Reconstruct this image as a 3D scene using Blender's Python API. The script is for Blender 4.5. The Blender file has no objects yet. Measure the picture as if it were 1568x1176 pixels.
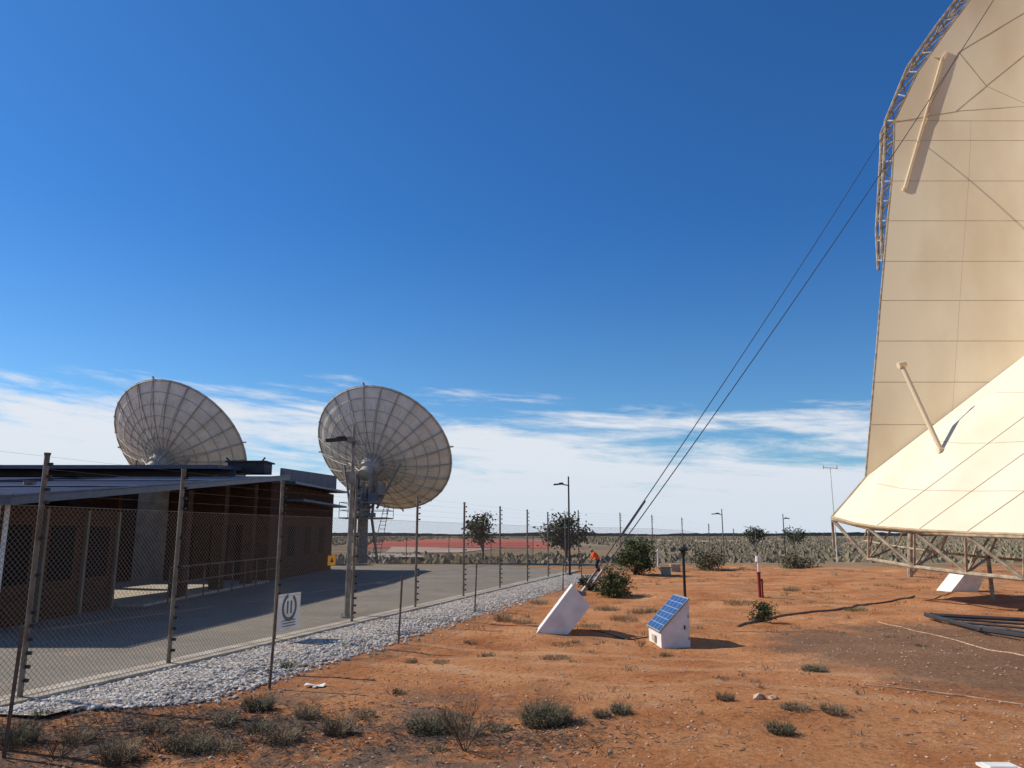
import bpy, math, random
from mathutils import Vector, noise, Matrix
random.seed(7)
F=1184.0; VH=818.0; H=2.0
TH=math.atan(230/F); ct,st=math.cos(TH),math.sin(TH)
def ray(u,v):
    a=(u-784)/F; b=(588-v)/F
    return Vector((a, ct-b*st, st+b*ct))
def P(u,v,y):
    d=ray(u,v); return Vector((0,0,H))+d*(y/d.y)
def smooth(a,b,x):
    t=max(0,min(1,(x-a)/(b-a))); return t*t*(3-2*t)
FX=lambda y:-8.8+.283*y          # fence line x
PD=Vector((.962,-.272,0)); DD=Vector((.272,.962,0))
def sdist(x,y): return (x+8.8)*.962-y*.272
def gz(x,y):
    m=smooth(2.0,3.5,sdist(x,y))*smooth(80,50,y)*smooth(-3,2,y)
    n=noise.noise(Vector((x*.23,y*.23,3)))*.16+noise.noise(Vector((x*.9,y*.9,8)))*.05+noise.noise(Vector((x*2.6,y*2.6,1)))*.022
    return n*m-1.0*smooth(54,76,y)
def G(u,v,off=0):
    d=ray(u,v); z=0
    for i in range(8):
        t=(z-H)/d.z; p=Vector((0,0,H))+d*t; z=gz(p.x,p.y)
    p.z=z+off; return p

# ---------------- materials
def nt(name):
    m=bpy.data.materials.new(name); m.use_nodes=True
    return m,m.node_tree.nodes,m.node_tree.links,m.node_tree.nodes['Principled BSDF']
def mat(name,c1,c2=None,rough=.7,scale=4,metal=0,bump=0,bscale=40,stretch=(1,1,1),detail=6,spec=.3,lo=.35,hi=.65):
    m,N,L,B=nt(name)
    B.inputs['Roughness'].default_value=rough; B.inputs['Metallic'].default_value=metal
    B.inputs['Specular IOR Level'].default_value=spec
    g=N.new('ShaderNodeNewGeometry'); mp=N.new('ShaderNodeMapping'); L.new(g.outputs['Position'],mp.inputs[0])
    mp.inputs['Scale'].default_value=stretch
    if c2 is None: c2=tuple(x*.75 for x in c1)
    n=N.new('ShaderNodeTexNoise'); n.inputs['Scale'].default_value=scale; n.inputs['Detail'].default_value=detail
    L.new(mp.outputs[0],n.inputs['Vector'])
    r=N.new('ShaderNodeValToRGB'); r.color_ramp.elements[0].position=lo; r.color_ramp.elements[1].position=hi
    r.color_ramp.elements[0].color=(*c2,1); r.color_ramp.elements[1].color=(*c1,1)
    L.new(n.outputs['Fac'],r.inputs[0]); L.new(r.outputs[0],B.inputs['Base Color'])
    if bump:
        n2=N.new('ShaderNodeTexNoise'); n2.inputs['Scale'].default_value=bscale; n2.inputs['Detail'].default_value=5
        L.new(g.outputs['Position'],n2.inputs['Vector'])
        b=N.new('ShaderNodeBump'); b.inputs['Strength'].default_value=bump; b.inputs['Distance'].default_value=.03
        L.new(n2.outputs['Fac'],b.inputs['Height']); L.new(b.outputs[0],B.inputs['Normal'])
    return m
M={}
M['galv']=mat('galvanised_steel',(.30,.275,.24),(.16,.14,.115),.55,6,metal=.3)
M['post']=mat('weathered_fence_post',(.23,.20,.165),(.12,.095,.07),.65,5,metal=.15)
M['rust']=mat('rusty_post',(.20,.155,.12),(.12,.07,.045),.8,9)
M['white']=mat('white_paint',(.80,.78,.73),(.64,.61,.55),.5,3)
M['black']=mat('black_plastic',(.02,.02,.02),None,.5)
M['dark']=mat('dark_metal',(.045,.045,.05),None,.6)
M['concrete']=mat('concrete',(.50,.43,.34),(.34,.28,.21),.9,3,bump=.3)
M['cream']=mat('reflector_fabric',(.75,.61,.40),(.63,.48,.29),.75,.45,stretch=(1,1,.45),lo=.28,hi=.58,bump=.15,bscale=1.2)
M['cream2']=mat('lower_fabric',(.76,.67,.50),(.69,.58,.40),.75,.6,lo=.25,hi=.6,bump=.12,bscale=1.5)
M['seam']=mat('seam',(.50,.38,.22),(.36,.26,.14),.9,3)
M['truss']=mat('truss_paint',(.46,.39,.28),(.24,.18,.12),.7,5)
M['dish']=mat('dish_panel',(.80,.77,.69),(.66,.62,.54),.6,1.2)
M['rib']=mat('dish_rib',(.46,.43,.38),(.32,.29,.24),.6,2)
M['fascia']=mat('fascia',(.13,.145,.18),(.09,.10,.12),.6,2)
M['trim']=mat('roof_trim',(.09,.11,.16),None,.4)
M['glass']=mat('window_glass',(.008,.008,.009),None,.7,spec=.05)
M['door']=mat('door_panel',(.22,.18,.13),(.16,.13,.095),.6,2)
M['orange']=mat('hi_vis_orange',(.95,.14,.02),(.85,.11,.02),.8,5)
M['skin']=mat('skin',(.5,.3,.2),None,.6)
M['trouser']=mat('trousers',(.03,.035,.06),None,.8)
M['yellow']=mat('yellow_sign',(.9,.42,.02),(.8,.36,.02),.5,3)
M['red']=mat('red_paint',(.25,.02,.018),(.18,.015,.015),.6,5)
M['leaf']=mat('leaf_green',(.11,.135,.045),(.045,.058,.022),.7,1.3)
M['eucalypt']=mat('eucalypt_leaf',(.12,.125,.07),(.06,.063,.037),.7,.8)
M['drygrass']=mat('dry_grass',(.28,.205,.12),(.13,.095,.058),.9,2.5)
M['greygrass']=mat('grey_green_shrub',(.18,.165,.095),(.085,.077,.046),.9,2)
M['twig']=mat('twig',(.13,.085,.055),(.06,.04,.03),.9,5)
M['bark']=mat('bark',(.2,.15,.1),(.1,.07,.05),.9,5)
M['stone']=mat('gravel_stone',(.74,.66,.56),(.38,.32,.26),.9,7,lo=.38,hi=.6)
M['pebble']=mat('pebble',(.60,.43,.29),(.29,.16,.09),.9,9)
M['redclay']=mat('red_clay',(.46,.10,.06),(.38,.085,.05),.95,.02)
M['pink']=mat('pale_gravel',(.55,.39,.29),None,.95,.05)
M['scrub']=mat('scrub',(.27,.215,.13),(.16,.13,.075),.95,.1)
M['hazescrub']=mat('haze_tinted_foliage',(.15,.155,.135),(.10,.11,.095),.95,.01)  # distance haze is mixed into this foliage colour
M['litter']=mat('leaf_litter',(.14,.115,.09),(.07,.055,.045),.95,8)

# brick
m,N,L,B=nt('brown_brick'); B.inputs['Roughness'].default_value=.9; B.inputs['Specular IOR Level'].default_value=.1
g=N.new('ShaderNodeNewGeometry'); sx=N.new('ShaderNodeSeparateXYZ'); L.new(g.outputs['Position'],sx.inputs[0])
ad=N.new('ShaderNodeMath'); L.new(sx.outputs[0],ad.inputs[0]); L.new(sx.outputs[1],ad.inputs[1])
cx=N.new('ShaderNodeCombineXYZ'); L.new(ad.outputs[0],cx.inputs[0]); L.new(sx.outputs[2],cx.inputs[1])
bt=N.new('ShaderNodeTexBrick'); L.new(cx.outputs[0],bt.inputs['Vector']); bt.inputs['Scale'].default_value=1
bt.inputs['Brick Width'].default_value=.24; bt.inputs['Row Height'].default_value=.086; bt.inputs['Mortar Size'].default_value=.008
bt.inputs['Color1'].default_value=(.085,.036,.02,1); bt.inputs['Color2'].default_value=(.046,.02,.013,1); bt.inputs['Mortar'].default_value=(.075,.052,.036,1)
L.new(bt.outputs[0],B.inputs['Base Color']); M['brickw']=m
m,N,L,B=nt('roof_solar_panels'); B.inputs['Roughness'].default_value=.85; B.inputs['Specular IOR Level'].default_value=.06
g=N.new('ShaderNodeNewGeometry'); bt=N.new('ShaderNodeTexBrick'); L.new(g.outputs['Position'],bt.inputs['Vector']); bt.offset=0
bt.inputs['Scale'].default_value=1; bt.inputs['Brick Width'].default_value=1.0; bt.inputs['Row Height'].default_value=1.65; bt.inputs['Mortar Size'].default_value=.025
bt.inputs['Color1'].default_value=(.010,.018,.055,1); bt.inputs['Color2'].default_value=(.014,.026,.075,1); bt.inputs['Mortar'].default_value=(.10,.12,.16,1)
L.new(bt.outputs[0],B.inputs['Base Color']); M['roof']=m

# chain-link
m,N,L,B=nt('chain_link'); B.inputs['Base Color'].default_value=(.19,.155,.12,1); B.inputs['Roughness'].default_value=.7; B.inputs['Metallic'].default_value=.1
uv=N.new('ShaderNodeUVMap'); s=N.new('ShaderNodeSeparateXYZ'); L.new(uv.outputs[0],s.inputs[0])
def mth(op,a,b=None,v=None):
    n=N.new('ShaderNodeMath'); n.operation=op; L.new(a,n.inputs[0])
    if b is not None: L.new(b,n.inputs[1])
    if v is not None: n.inputs[1].default_value=v
    return n.outputs[0]
outs=[]
for op in('ADD','SUBTRACT'):
    a=mth(op,s.outputs[0],s.outputs[1]); a=mth('MULTIPLY',a,v=1/.075); a=mth('FRACT',a); a=mth('SUBTRACT',a,v=.5); a=mth('ABSOLUTE',a); outs.append(mth('GREATER_THAN',a,v=.448))
al=mth('MAXIMUM',outs[0],outs[1]); L.new(al,B.inputs['Alpha']); M['chain']=m

# solar panel
m,N,L,B=nt('solar_cells'); B.inputs['Roughness'].default_value=.15
uv=N.new('ShaderNodeUVMap'); bt=N.new('ShaderNodeTexBrick'); L.new(uv.outputs[0],bt.inputs['Vector']); bt.offset=0
bt.inputs['Scale'].default_value=1; bt.inputs['Brick Width'].default_value=.25; bt.inputs['Row Height'].default_value=.166; bt.inputs['Mortar Size'].default_value=.006
bt.inputs['Color1'].default_value=(.02,.05,.15,1); bt.inputs['Color2'].default_value=(.03,.065,.18,1); bt.inputs['Mortar'].default_value=(.4,.42,.48,1)
L.new(bt.outputs[0],B.inputs['Base Color']); M['solar']=m

def noi(scale,detail=6,rough=.55,dist=0):
    n=N.new('ShaderNodeTexNoise'); n.inputs['Scale'].default_value=scale; n.inputs['Detail'].default_value=detail; n.inputs['Roughness'].default_value=rough
    n.inputs['Distortion'].default_value=dist; L.new(pos,n.inputs['Vector']); return n.outputs['Fac']
def ramp(fac,stops):
    r=N.new('ShaderNodeValToRGB'); e=r.color_ramp.elements
    while len(e)<len(stops): e.new(.5)
    for i,(p,c) in enumerate(stops): e[i].position=p; e[i].color=(*c,1)
    L.new(fac,r.inputs[0]); return r.outputs[0]
def mix(fac,a,b,bt='MIX'):
    n=N.new('ShaderNodeMix'); n.data_type='RGBA'; n.blend_type=bt
    if isinstance(fac,float): n.inputs[0].default_value=fac
    else: L.new(fac,n.inputs[0])
    for k,x in((6,a),(7,b)):
        if isinstance(x,tuple): n.inputs[k].default_value=(*x,1)
        else: L.new(x,n.inputs[k])
    return n.outputs[2]
def mrange(x,a,b):
    n=N.new('ShaderNodeMapRange'); n.interpolation_type='SMOOTHSTEP'; L.new(x,n.inputs[0]); n.inputs[1].default_value=a; n.inputs[2].default_value=b; return n.outputs[0]
def mm(op,a,b):
    n=N.new('ShaderNodeMath'); n.operation=op
    for i,x in enumerate((a,b)):
        if isinstance(x,(int,float)): n.inputs[i].default_value=x
        else: L.new(x,n.inputs[i])
    return n.outputs[0]
# asphalt
m,N,L,B=nt('asphalt'); B.inputs['Roughness'].default_value=.95; B.inputs['Specular IOR Level'].default_value=.15
g=N.new('ShaderNodeNewGeometry'); pos=g.outputs['Position']
c=ramp(noi(.35,8,.65),[(.35,(.215,.185,.145)),(.65,(.295,.255,.20))])
c=mix(.85,c,ramp(noi(45,4,.7),[(.3,(.55,.55,.55)),(.7,(1.25,1.25,1.25))]),'MULTIPLY')
c=mix(mm('MULTIPLY',mrange(noi(.9,7,.6),.56,.68),.5),c,(.38,.26,.17))
c=mix(mm('MULTIPLY',mrange(noi(.6,6,.7,1.5),.56,.62),.35),c,(.15,.13,.11))
L.new(c,B.inputs['Base Color']); b=N.new('ShaderNodeBump'); b.inputs['Strength'].default_value=.6; b.inputs['Distance'].default_value=.02; L.new(noi(60,5),b.inputs['Height']); L.new(b.outputs[0],B.inputs['Normal'])
M['asphalt']=m

# ground
m,N,L,B=nt('red_sand_ground'); B.inputs['Roughness'].default_value=.95; B.inputs['Specular IOR Level'].default_value=.1
g=N.new('ShaderNodeNewGeometry'); pos=g.outputs['Position']
sx=N.new('ShaderNodeSeparateXYZ'); L.new(pos,sx.inputs[0]); X,Y=sx.outputs[0],sx.outputs[1]
base=ramp(noi(.55,9,.65),[(.3,(.34,.118,.043)),(.45,(.50,.205,.078)),(.58,(.60,.28,.12)),(.72,(.66,.37,.19))])
fine=ramp(noi(16,9,.78),[(.32,(.45,.42,.41)),(.5,(.97,.95,.94)),(.66,(1.28,1.25,1.2))])
base=mix(.9,base,fine,'MULTIPLY')
base=mix(mm('MULTIPLY',mrange(noi(2.2,9,.75),.53,.66),.5),base,(.31,.14,.07))
base=mix(mm('MULTIPLY',mrange(noi(1.5,8,.7,.5),.57,.7),.5),base,(.72,.48,.29))
# faint wheel tracks (dusty paler bands crossing the pad)
tr_=mm('ABSOLUTE',mm('SUBTRACT',mm('ADD',Y,mm('MULTIPLY',mm('SUBTRACT',noi(.25,3),.5),3.0)),mm('ADD',mm('MULTIPLY',X,-.35),13.2)),0)
tk=mm('ADD',mrange(tr_,.28,.05),mrange(mm('ABSOLUTE',mm('SUBTRACT',tr_,1.5),0),.28,.05))
base=mix(mm('MULTIPLY',tk,.28),base,(.70,.44,.25))
vo=N.new('ShaderNodeTexVoronoi'); vo.inputs['Scale'].default_value=22; L.new(pos,vo.inputs['Vector'])
pb=ramp(vo.outputs['Distance'],[(.13,(1,1,1)),(.2,(0,0,0))])
pbm=mix(1.0,pb,ramp(noi(1.2,3),[(.45,(0,0,0)),(.6,(1,1,1))]),'MULTIPLY')
base=mix(pbm,base,(.70,.54,.39))
lit=ramp(noi(1.3,9,.72),[(.46,(0,0,0)),(.56,(1,1,1))])
lm=mm('MULTIPLY',mrange(Y,12,8.8),mrange(X,2.2,-1.2))
lm=mm('MULTIPLY',lm,lit)
litc=ramp(noi(30,6,.8),[(.38,(.07,.055,.045)),(.55,(.17,.135,.105)),(.7,(.36,.27,.2))])
base=mix(mm('MULTIPLY',lm,.85),base,litc)
lm2=mm('MULTIPLY',mrange(noi(.7,9,.7,.4),.55,.63),mrange(Y,11,13)); lm2=mm('MULTIPLY',lm2,.5)
base=mix(lm2,base,(.22,.14,.085))
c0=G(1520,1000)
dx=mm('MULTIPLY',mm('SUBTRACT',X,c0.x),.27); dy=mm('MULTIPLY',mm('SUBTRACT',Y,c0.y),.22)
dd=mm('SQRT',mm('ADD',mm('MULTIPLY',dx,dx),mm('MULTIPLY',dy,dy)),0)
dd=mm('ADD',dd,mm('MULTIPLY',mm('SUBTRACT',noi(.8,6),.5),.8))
base=mix(mm('MULTIPLY',mrange(dd,1.1,.8),.75),base,mix(1.0,fine,(.185,.12,.08),'MULTIPLY'))  # shadow on the soil at far right, painted as a darker patch
yy=mm('ADD',Y,mm('MULTIPLY',mm('SUBTRACT',noi(.12,6),.5),26))
scr=ramp(noi(.08,10,.72),[(.38,(.16,.125,.07)),(.5,(.27,.185,.105)),(.62,(.40,.23,.12))])
base=mix(mrange(yy,46,54),base,scr)
patch=ramp(noi(.28,6,.6),[(.54,(0,0,0)),(.62,(1,1,1))])
pm=mm('MULTIPLY',patch,mrange(Y,20,34))
base=mix(mm('MULTIPLY',pm,.6),base,(.24,.165,.09))
far=ramp(noi(.012,8,.6),[(.4,(.19,.16,.10)),(.6,(.34,.25,.17))])
base=mix(mrange(Y,110,240),base,far)
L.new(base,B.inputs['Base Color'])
b=N.new('ShaderNodeBump'); b.inputs['Strength'].default_value=1; b.inputs['Distance'].default_value=.08
h=mm('ADD',mm('MULTIPLY',noi(9,10,.78),1.0),mm('MULTIPLY',noi(2,5),.8)); L.new(h,b.inputs['Height']); L.new(b.outputs[0],B.inputs['Normal'])
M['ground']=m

# gravel sheet
m,N,L,B=nt('gravel_bed'); B.inputs['Roughness'].default_value=.95
g=N.new('ShaderNodeNewGeometry'); pos=g.outputs['Position']
vo=N.new('ShaderNodeTexVoronoi'); vo.inputs['Scale'].default_value=16; L.new(pos,vo.inputs['Vector'])
r=N.new('ShaderNodeSeparateColor'); L.new(vo.outputs['Color'],r.inputs[0])
c=ramp(r.outputs[0],[(0,(.34,.28,.215)),(.5,(.58,.50,.41)),(1,(.76,.69,.59))])
c=mix(1.0,c,ramp(vo.outputs['Distance'],[(.3,(1,1,1)),(.75,(.35,.32,.29))]),'MULTIPLY')
c=mix(mm('MULTIPLY',mrange(noi(.9,6),.5,.66),.5),c,(.45,.28,.17))
L.new(c,B.inputs['Base Color']); b=N.new('ShaderNodeBump'); b.invert=True; b.inputs['Distance'].default_value=.04; L.new(vo.outputs['Distance'],b.inputs['Height']); L.new(b.outputs[0],B.inputs['Normal'])
M['gravel']=m

# ---------------- mesh builder
class MB:
    def __init__(s): s.v=[];s.f=[];s.m=[];s.uv={}
    def face(s,pts,m=0,uv=None):
        i=len(s.v); s.v+= [tuple(p) for p in pts]; s.f.append(tuple(range(i,i+len(pts)))); s.m.append(m)
        if uv: s.uv[len(s.f)-1]=uv
    def box(s,c,size,m=0,R=None):
        i=len(s.v); c=Vector(c)
        for dx in(-.5,.5):
            for dy in(-.5,.5):
                for dz in(-.5,.5):
                    p=Vector((dx*size[0],dy*size[1],dz*size[2]))
                    if R: p=R@p
                    s.v.append(tuple(c+p))
        for f in((0,1,3,2),(4,6,7,5),(0,4,5,1),(2,3,7,6),(0,2,6,4),(1,5,7,3)): s.f.append(tuple(i+k for k in f)); s.m.append(m)
    def b2(s,a,b,m=0):
        a=Vector(a);b=Vector(b); s.box((a+b)/2,[abs(x) for x in (b-a)],m)
    def bar(s,p,q,r,m=0,n=6,r2=None):
        p=Vector(p);q=Vector(q);d=q-p
        if d.length<1e-6:return
        d.normalize(); a=d.orthogonal().normalized(); b=d.cross(a); i=len(s.v)
        if r2 is None:r2=r
        for k in range(n):
            t=2*math.pi*k/n+.3; o=a*math.cos(t)+b*math.sin(t)
            s.v.append(tuple(p+o*r)); s.v.append(tuple(q+o*r2))
        for k in range(n):
            j=(k+1)%n; s.f.append((i+2*k,i+2*j,i+2*j+1,i+2*k+1)); s.m.append(m)
        s.f.append(tuple(i+2*k for k in range(n))[::-1]); s.m.append(m)
        s.f.append(tuple(i+2*k+1 for k in range(n))); s.m.append(m)
    def line(s,pts,r,m=0,n=6):
        for a,b in zip(pts[:-1],pts[1:]): s.bar(a,b,r,m,n)
    def grid(s,rows,m=0):
        i=len(s.v); w=len(rows[0])
        for r in rows: s.v+=[tuple(p) for p in r]
        for a in range(len(rows)-1):
            for b in range(w-1): s.f.append((i+a*w+b,i+a*w+b+1,i+(a+1)*w+b+1,i+(a+1)*w+b)); s.m.append(m)
    def build(s,name,mats,parent=None,smooth_=False):
        me=bpy.data.meshes.new(name); me.from_pydata(s.v,[],s.f)
        for k in mats: me.materials.append(M[k])
        me.polygons.foreach_set('material_index',s.m)
        if s.uv:
            ul=me.uv_layers.new(name='UVMap')
            for fi,uv in s.uv.items():
                for li,c in zip(me.polygons[fi].loop_indices,uv): ul.data[li].uv=c
        if smooth_: me.polygons.foreach_set('use_smooth',[True]*len(me.polygons))
        me.update(); o=bpy.data.objects.new(name,me); bpy.context.scene.collection.objects.link(o)
        if parent:o.parent=parent
        return o
def empty(name):
    o=bpy.data.objects.new(name,None); o.empty_display_size=.2; bpy.context.scene.collection.objects.link(o); return o

# ---------------- ground
def axis(lo,hi,step,far,neg):
    a=[];x=lo
    while x<=hi: a.append(x); x+=step
    s=step*2; x=hi+s
    while x<far: a.append(x); s*=1.25; x+=s
    a.append(far); s=step*2; x=lo-s; b=[]
    while x>neg: b.append(x); s*=1.25; x-=s
    b.append(neg); return b[::-1]+a
xs=axis(-8,22,.22,4000,-4000); ys=axis(4,46,.22,6000,-200)
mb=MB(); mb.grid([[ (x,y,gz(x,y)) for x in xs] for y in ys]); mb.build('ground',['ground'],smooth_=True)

def fl(y,off):
    return Vector((FX(y),y,0))+PD*off
mb=MB()
pts=[fl(-4,-.25),fl(44,-.25),Vector((-1,52,0)),Vector((-30,52,0)),Vector((-45,40,0)),Vector((-45,-4,0))]
mb.face([p+Vector((0,0,.006)) for p in pts]); mb.build('asphalt_yard',['asphalt'])
mb=MB(); n=60; rows=[]
for off in(-.25,.2): rows.append([fl(-4+48*i/n,off)+Vector((0,0,.06)) for i in range(n+1)])
mb.grid(rows)
mb.grid([[p+Vector((0,0,-.2)) for p in rows[0]],rows[0]]); mb.grid([rows[1],[p+Vector((0,0,-.2)) for p in rows[1]]])
mb.build('concrete_fence_kerb',['concrete'])
mb=MB(); rows=[[],[],[]]
for i in range(161):
    y=9.3+31*i/160
    rows[0].append(fl(y,.2)+Vector((0,0,.02))); rows[1].append(fl(y,1.1)+Vector((0,0,.05)))
    w=2.05+noise.noise(Vector((y*.8,0,0)))*.3+noise.noise(Vector((y*3,0,0)))*.15
    if y<10.5: w=.2+(w-.2)*(y-9.3+.15)/1.35
    q=fl(y,w); rows[2].append(Vector((q.x,q.y,.004+gz(q.x,q.y))))
mb.grid(rows); mb.build('gravel_strip',['gravel'])
def stones(name,matk,placer,N_,smin,smax):
    mb=MB()
    t=1.618; ic=[Vector(v).normalized() for v in((-1,t,0),(1,t,0),(-1,-t,0),(1,-t,0),(0,-1,t),(0,1,t),(0,-1,-t),(0,1,-t),(t,0,-1),(t,0,1),(-t,0,-1),(-t,0,1))]
    fs=[(0,11,5),(0,5,1),(0,1,7),(0,7,10),(0,10,11),(1,5,9),(5,11,4),(11,10,2),(10,7,6),(7,1,8),(3,9,4),(3,4,2),(3,2,6),(3,6,8),(3,8,9),(4,9,5),(2,4,11),(6,2,10),(8,6,7),(9,8,1)]
    for _ in range(N_):
        p=placer(); s=random.uniform(smin,smax); i=len(mb.v); a=random.random()*6.3; ca,sa=math.cos(a),math.sin(a)
        sx,sy,sz=s*random.uniform(.8,1.3),s*random.uniform(.6,1.1),s*random.uniform(.4,.8)
        for q in ic:
            k=random.uniform(.78,1.15); x=q[0]*sx*k;y=q[1]*sy*k; mb.v.append((p[0]+x*ca-y*sa,p[1]+x*sa+y*ca,p[2]+q[2]*sz*k+sz*.3))
        for f in fs: mb.f.append(tuple(i+k for k in f)); mb.m.append(0)
    return mb.build(name,[matk])
def gp():
    y=9.4+30*random.random()**1.7; w=random.random()
    o=.22+2.05*w+random.gauss(0,.1)
    if random.random()<.05: o+=random.random()*.9
    if y<10.5:o=.22+(o-.22)*max(.1,(y-9.2)/1.3)
    p=fl(y,max(o,.22)); p.z=gz(p.x,p.y)+.01+.03*(1-min(1,abs(w-.5)*2)); return p
stones('gravel','stone',gp,12000,.015,.042)
def pp():
    while True:
        y=5+22*random.random()**1.6; x=random.uniform(-6,18)
        if sdist(x,y)>2.2 and abs(x)<y*.72+1 and noise.noise(Vector((x*.5,y*.5,5)))>random.uniform(-.5,.3): return (x,y,gz(x,y))
stones('pebbles','pebble',pp,5500,.005,.022)
stones('rock','pebble',lambda:G(1175,1070,.0)+Vector((random.uniform(-.12,.12),random.uniform(-.05,.05),0)),4,.05,.11)

# ---------------- vegetation
def tuft(name,p,w,h,n,mk='drygrass',spread=.9,bw=.005):
    mb=MB(); p=Vector(p)
    for _ in range(n):
        a=random.random()*6.283; r=random.random()**.6*w*.5*.75; b=p+Vector((r*math.cos(a),r*math.sin(a),0)); b.z=gz(b.x,b.y)-.01
        dome=math.sqrt(max(.1,1-(r/(w*.5))**2))
        l=h*random.uniform(.35,1)*dome; a2=a+random.uniform(-1,1); t=random.uniform(.1,spread)
        d=Vector((math.cos(a2)*t,math.sin(a2)*t,1)).normalized(); s=Vector((-math.sin(a2+random.random()*3),math.cos(a2),0))*bw*.6
        m_=b+d*l*.5; e=b+d*l+Vector((math.cos(a2),math.sin(a2),-.3))*l*.25*random.random()
        mb.face([b-s,b+s,m_+s,m_-s],0); mb.face([m_-s,m_+s,e],0)
        if random.random()<.8:
            for k in range(3):
                q=b.lerp(e,random.uniform(.4,1)); t_=Vector((random.uniform(-1,1),random.uniform(-1,1),random.uniform(-.4,1))).normalized()*random.uniform(.012,.03); s_=t_.orthogonal().normalized()*.004
                mb.face([q-s_,q+s_,q+t_],random.choice((0,1)))
    return mb.build(name,[mk,'drygrass'])
def twiggy(name,p,h,w,n=10,mk='twig'):
    mb=MB(); 
    def br(a,d,l,r,k):
        b=a+d*l; mb.bar(a,b,r,0,4,r*.6)
        if k<=0:return
        for _ in range(3):
            nd=(d+Vector((random.uniform(-.8,.8),random.uniform(-.8,.8),random.uniform(-.1,.5)))).normalized(); br(a+d*l*random.uniform(.4,1),nd,l*.65,r*.6,k-1)
    for _ in range(n):
        d=Vector((random.uniform(-w,w),random.uniform(-w,w),h)).normalized(); br(Vector(p)-Vector((0,0,.02)),d,h*.42,.005,3)
    return mb.build(name,[mk])
def leafy(name,p,w,h,n,ls,mk,trunk=0,clumps=14):
    mb=MB(); p=Vector(p); cl=[]
    for _ in range(clumps):
        a=random.random()*6.283; r=random.random()**.5*w*.36; z=trunk+(h-trunk)*random.uniform(.15,.85)
        k=1-abs((z-trunk)/(h-trunk)-.45)*.9
        c=p+Vector((r*k*math.cos(a),r*k*math.sin(a),z)); cl.append((c,w*random.uniform(.12,.22)))
        if trunk: 
            mid=p+Vector((0,0,trunk*random.uniform(.5,1)))
            mb.bar(mid,c,w*.012,1,5,w*.004)
        else: mb.bar(p,c,.015,1,4,.006)
    if trunk: mb.bar(p-Vector((0,0,.2)),p+Vector((w*.02,0,trunk)),w*.03,1,8,w*.018)
    for _ in range(n):
        c,r=random.choice(cl); d=Vector((random.gauss(0,1),random.gauss(0,1),random.gauss(0,.75)))*r*.6
        q=c+d
        if q.z<p.z: q.z=p.z+random.random()*.1
        t=Vector((random.uniform(-1,1),random.uniform(-1,1),random.uniform(-1,.6))).normalized(); s=t.orthogonal().normalized(); s=Matrix.Rotation(random.random()*6.3,3,t)@s
        l=ls*random.uniform(.6,1.3)
        mb.face([q-t*l*.5,q+s*l*.22,q+t*l*.5,q-s*l*.22],0)
    return mb.build(name,[mk,'bark'])
def GG(u,v): return G(u,v)
leafy('green_bush',GG(973,880),2.2,1.9,4500,.14,'leaf',clumps=26)
leafy('green_bush',GG(940,912),1.5,.75,2500,.11,'leaf',clumps=18)
leafy('green_bush',GG(905,903),.9,.5,1200,.1,'greygrass',clumps=10)
leafy('green_bush',GG(1168,952),.65,.42,1600,.06,'leaf',clumps=18)
leafy('green_bush',GG(1085,872),2.2,1.0,1500,.16,'greygrass',clumps=18)
leafy('green_bush',GG(1225,868),2.6,.7,1300,.16,'greygrass',clumps=18)
for u,v,w,h,n,mk in[(835,1108,.6,.33,1100,'greygrass'),(660,1122,.62,.25,800,'greygrass'),(712,1125,.45,.2,300,'drygrass'),(395,1088,.38,.27,520,'greygrass'),(515,1125,.32,.27,420,'drygrass'),
    (470,1098,.32,.18,300,'drygrass'),(922,1098,.2,.13,200,'drygrass'),(950,1092,.24,.17,240,'greygrass'),(1195,1122,.3,.17,340,'greygrass'),(1248,1028,.45,.14,360,'greygrass'),
    (1110,1072,.24,.14,180,'drygrass'),(1218,1086,.4,.11,260,'drygrass'),(1275,1092,.28,.15,240,'drygrass'),(25,1140,.45,.34,460,'greygrass'),(180,1165,.42,.28,480,'drygrass'),(290,1148,.55,.22,480,'greygrass'),
    (430,1135,.45,.2,400,'drygrass'),(65,1100,.2,.2,120,'leaf'),(440,1025,.2,.22,140,'leaf'),(770,950,.6,.26,260,'drygrass'),(800,955,.6,.18,200,'drygrass'),(850,1010,.7,.1,260,'drygrass'),(985,940,1.1,.25,350,'drygrass'),(955,950,.8,.2,260,'drygrass'),
    (630,1015,.25,.12,120,'drygrass'),(720,985,.3,.1,120,'drygrass'),(1130,925,1.2,.2,260,'greygrass'),(1310,935,.8,.2,220,'leaf'),(1410,990,.3,.1,100,'drygrass'),(1212,905,.8,.25,200,'greygrass'),(670,1150,.25,.1,120,'drygrass'),(345,1110,.28,.17,200,'greygrass'),
    (240,1120,.45,.15,300,'drygrass'),(120,1135,.4,.2,300,'drygrass'),(340,1150,.45,.15,320,'drygrass'),(395,1118,.4,.13,300,'greygrass'),(560,1098,.28,.12,140,'drygrass'),(760,1118,.35,.12,200,'drygrass'),(610,1062,.2,.1,100,'drygrass'),
    (930,935,.9,.2,260,'greygrass'),(900,960,.8,.14,220,'drygrass'),(1020,1005,.3,.12,90,'drygrass'),(870,988,.9,.1,220,'drygrass'),(745,1005,.4,.1,120,'drygrass'),(675,1015,.3,.1,100,'drygrass'),(825,925,.7,.2,160,'greygrass'),(880,1108,.35,.08,160,'drygrass'),(700,1100,.4,.1,180,'drygrass')]:
    tuft('dry_shrub',GG(u,v),w,h,n,mk)
twiggy('dry_twig_shrub',GG(712,1150),.62,.45,8)
twiggy('dry_twig_shrub',GG(85,1165),.3,.35,6)
twiggy('dry_twig_shrub',GG(240,1150),.2,.35,6)
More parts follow.
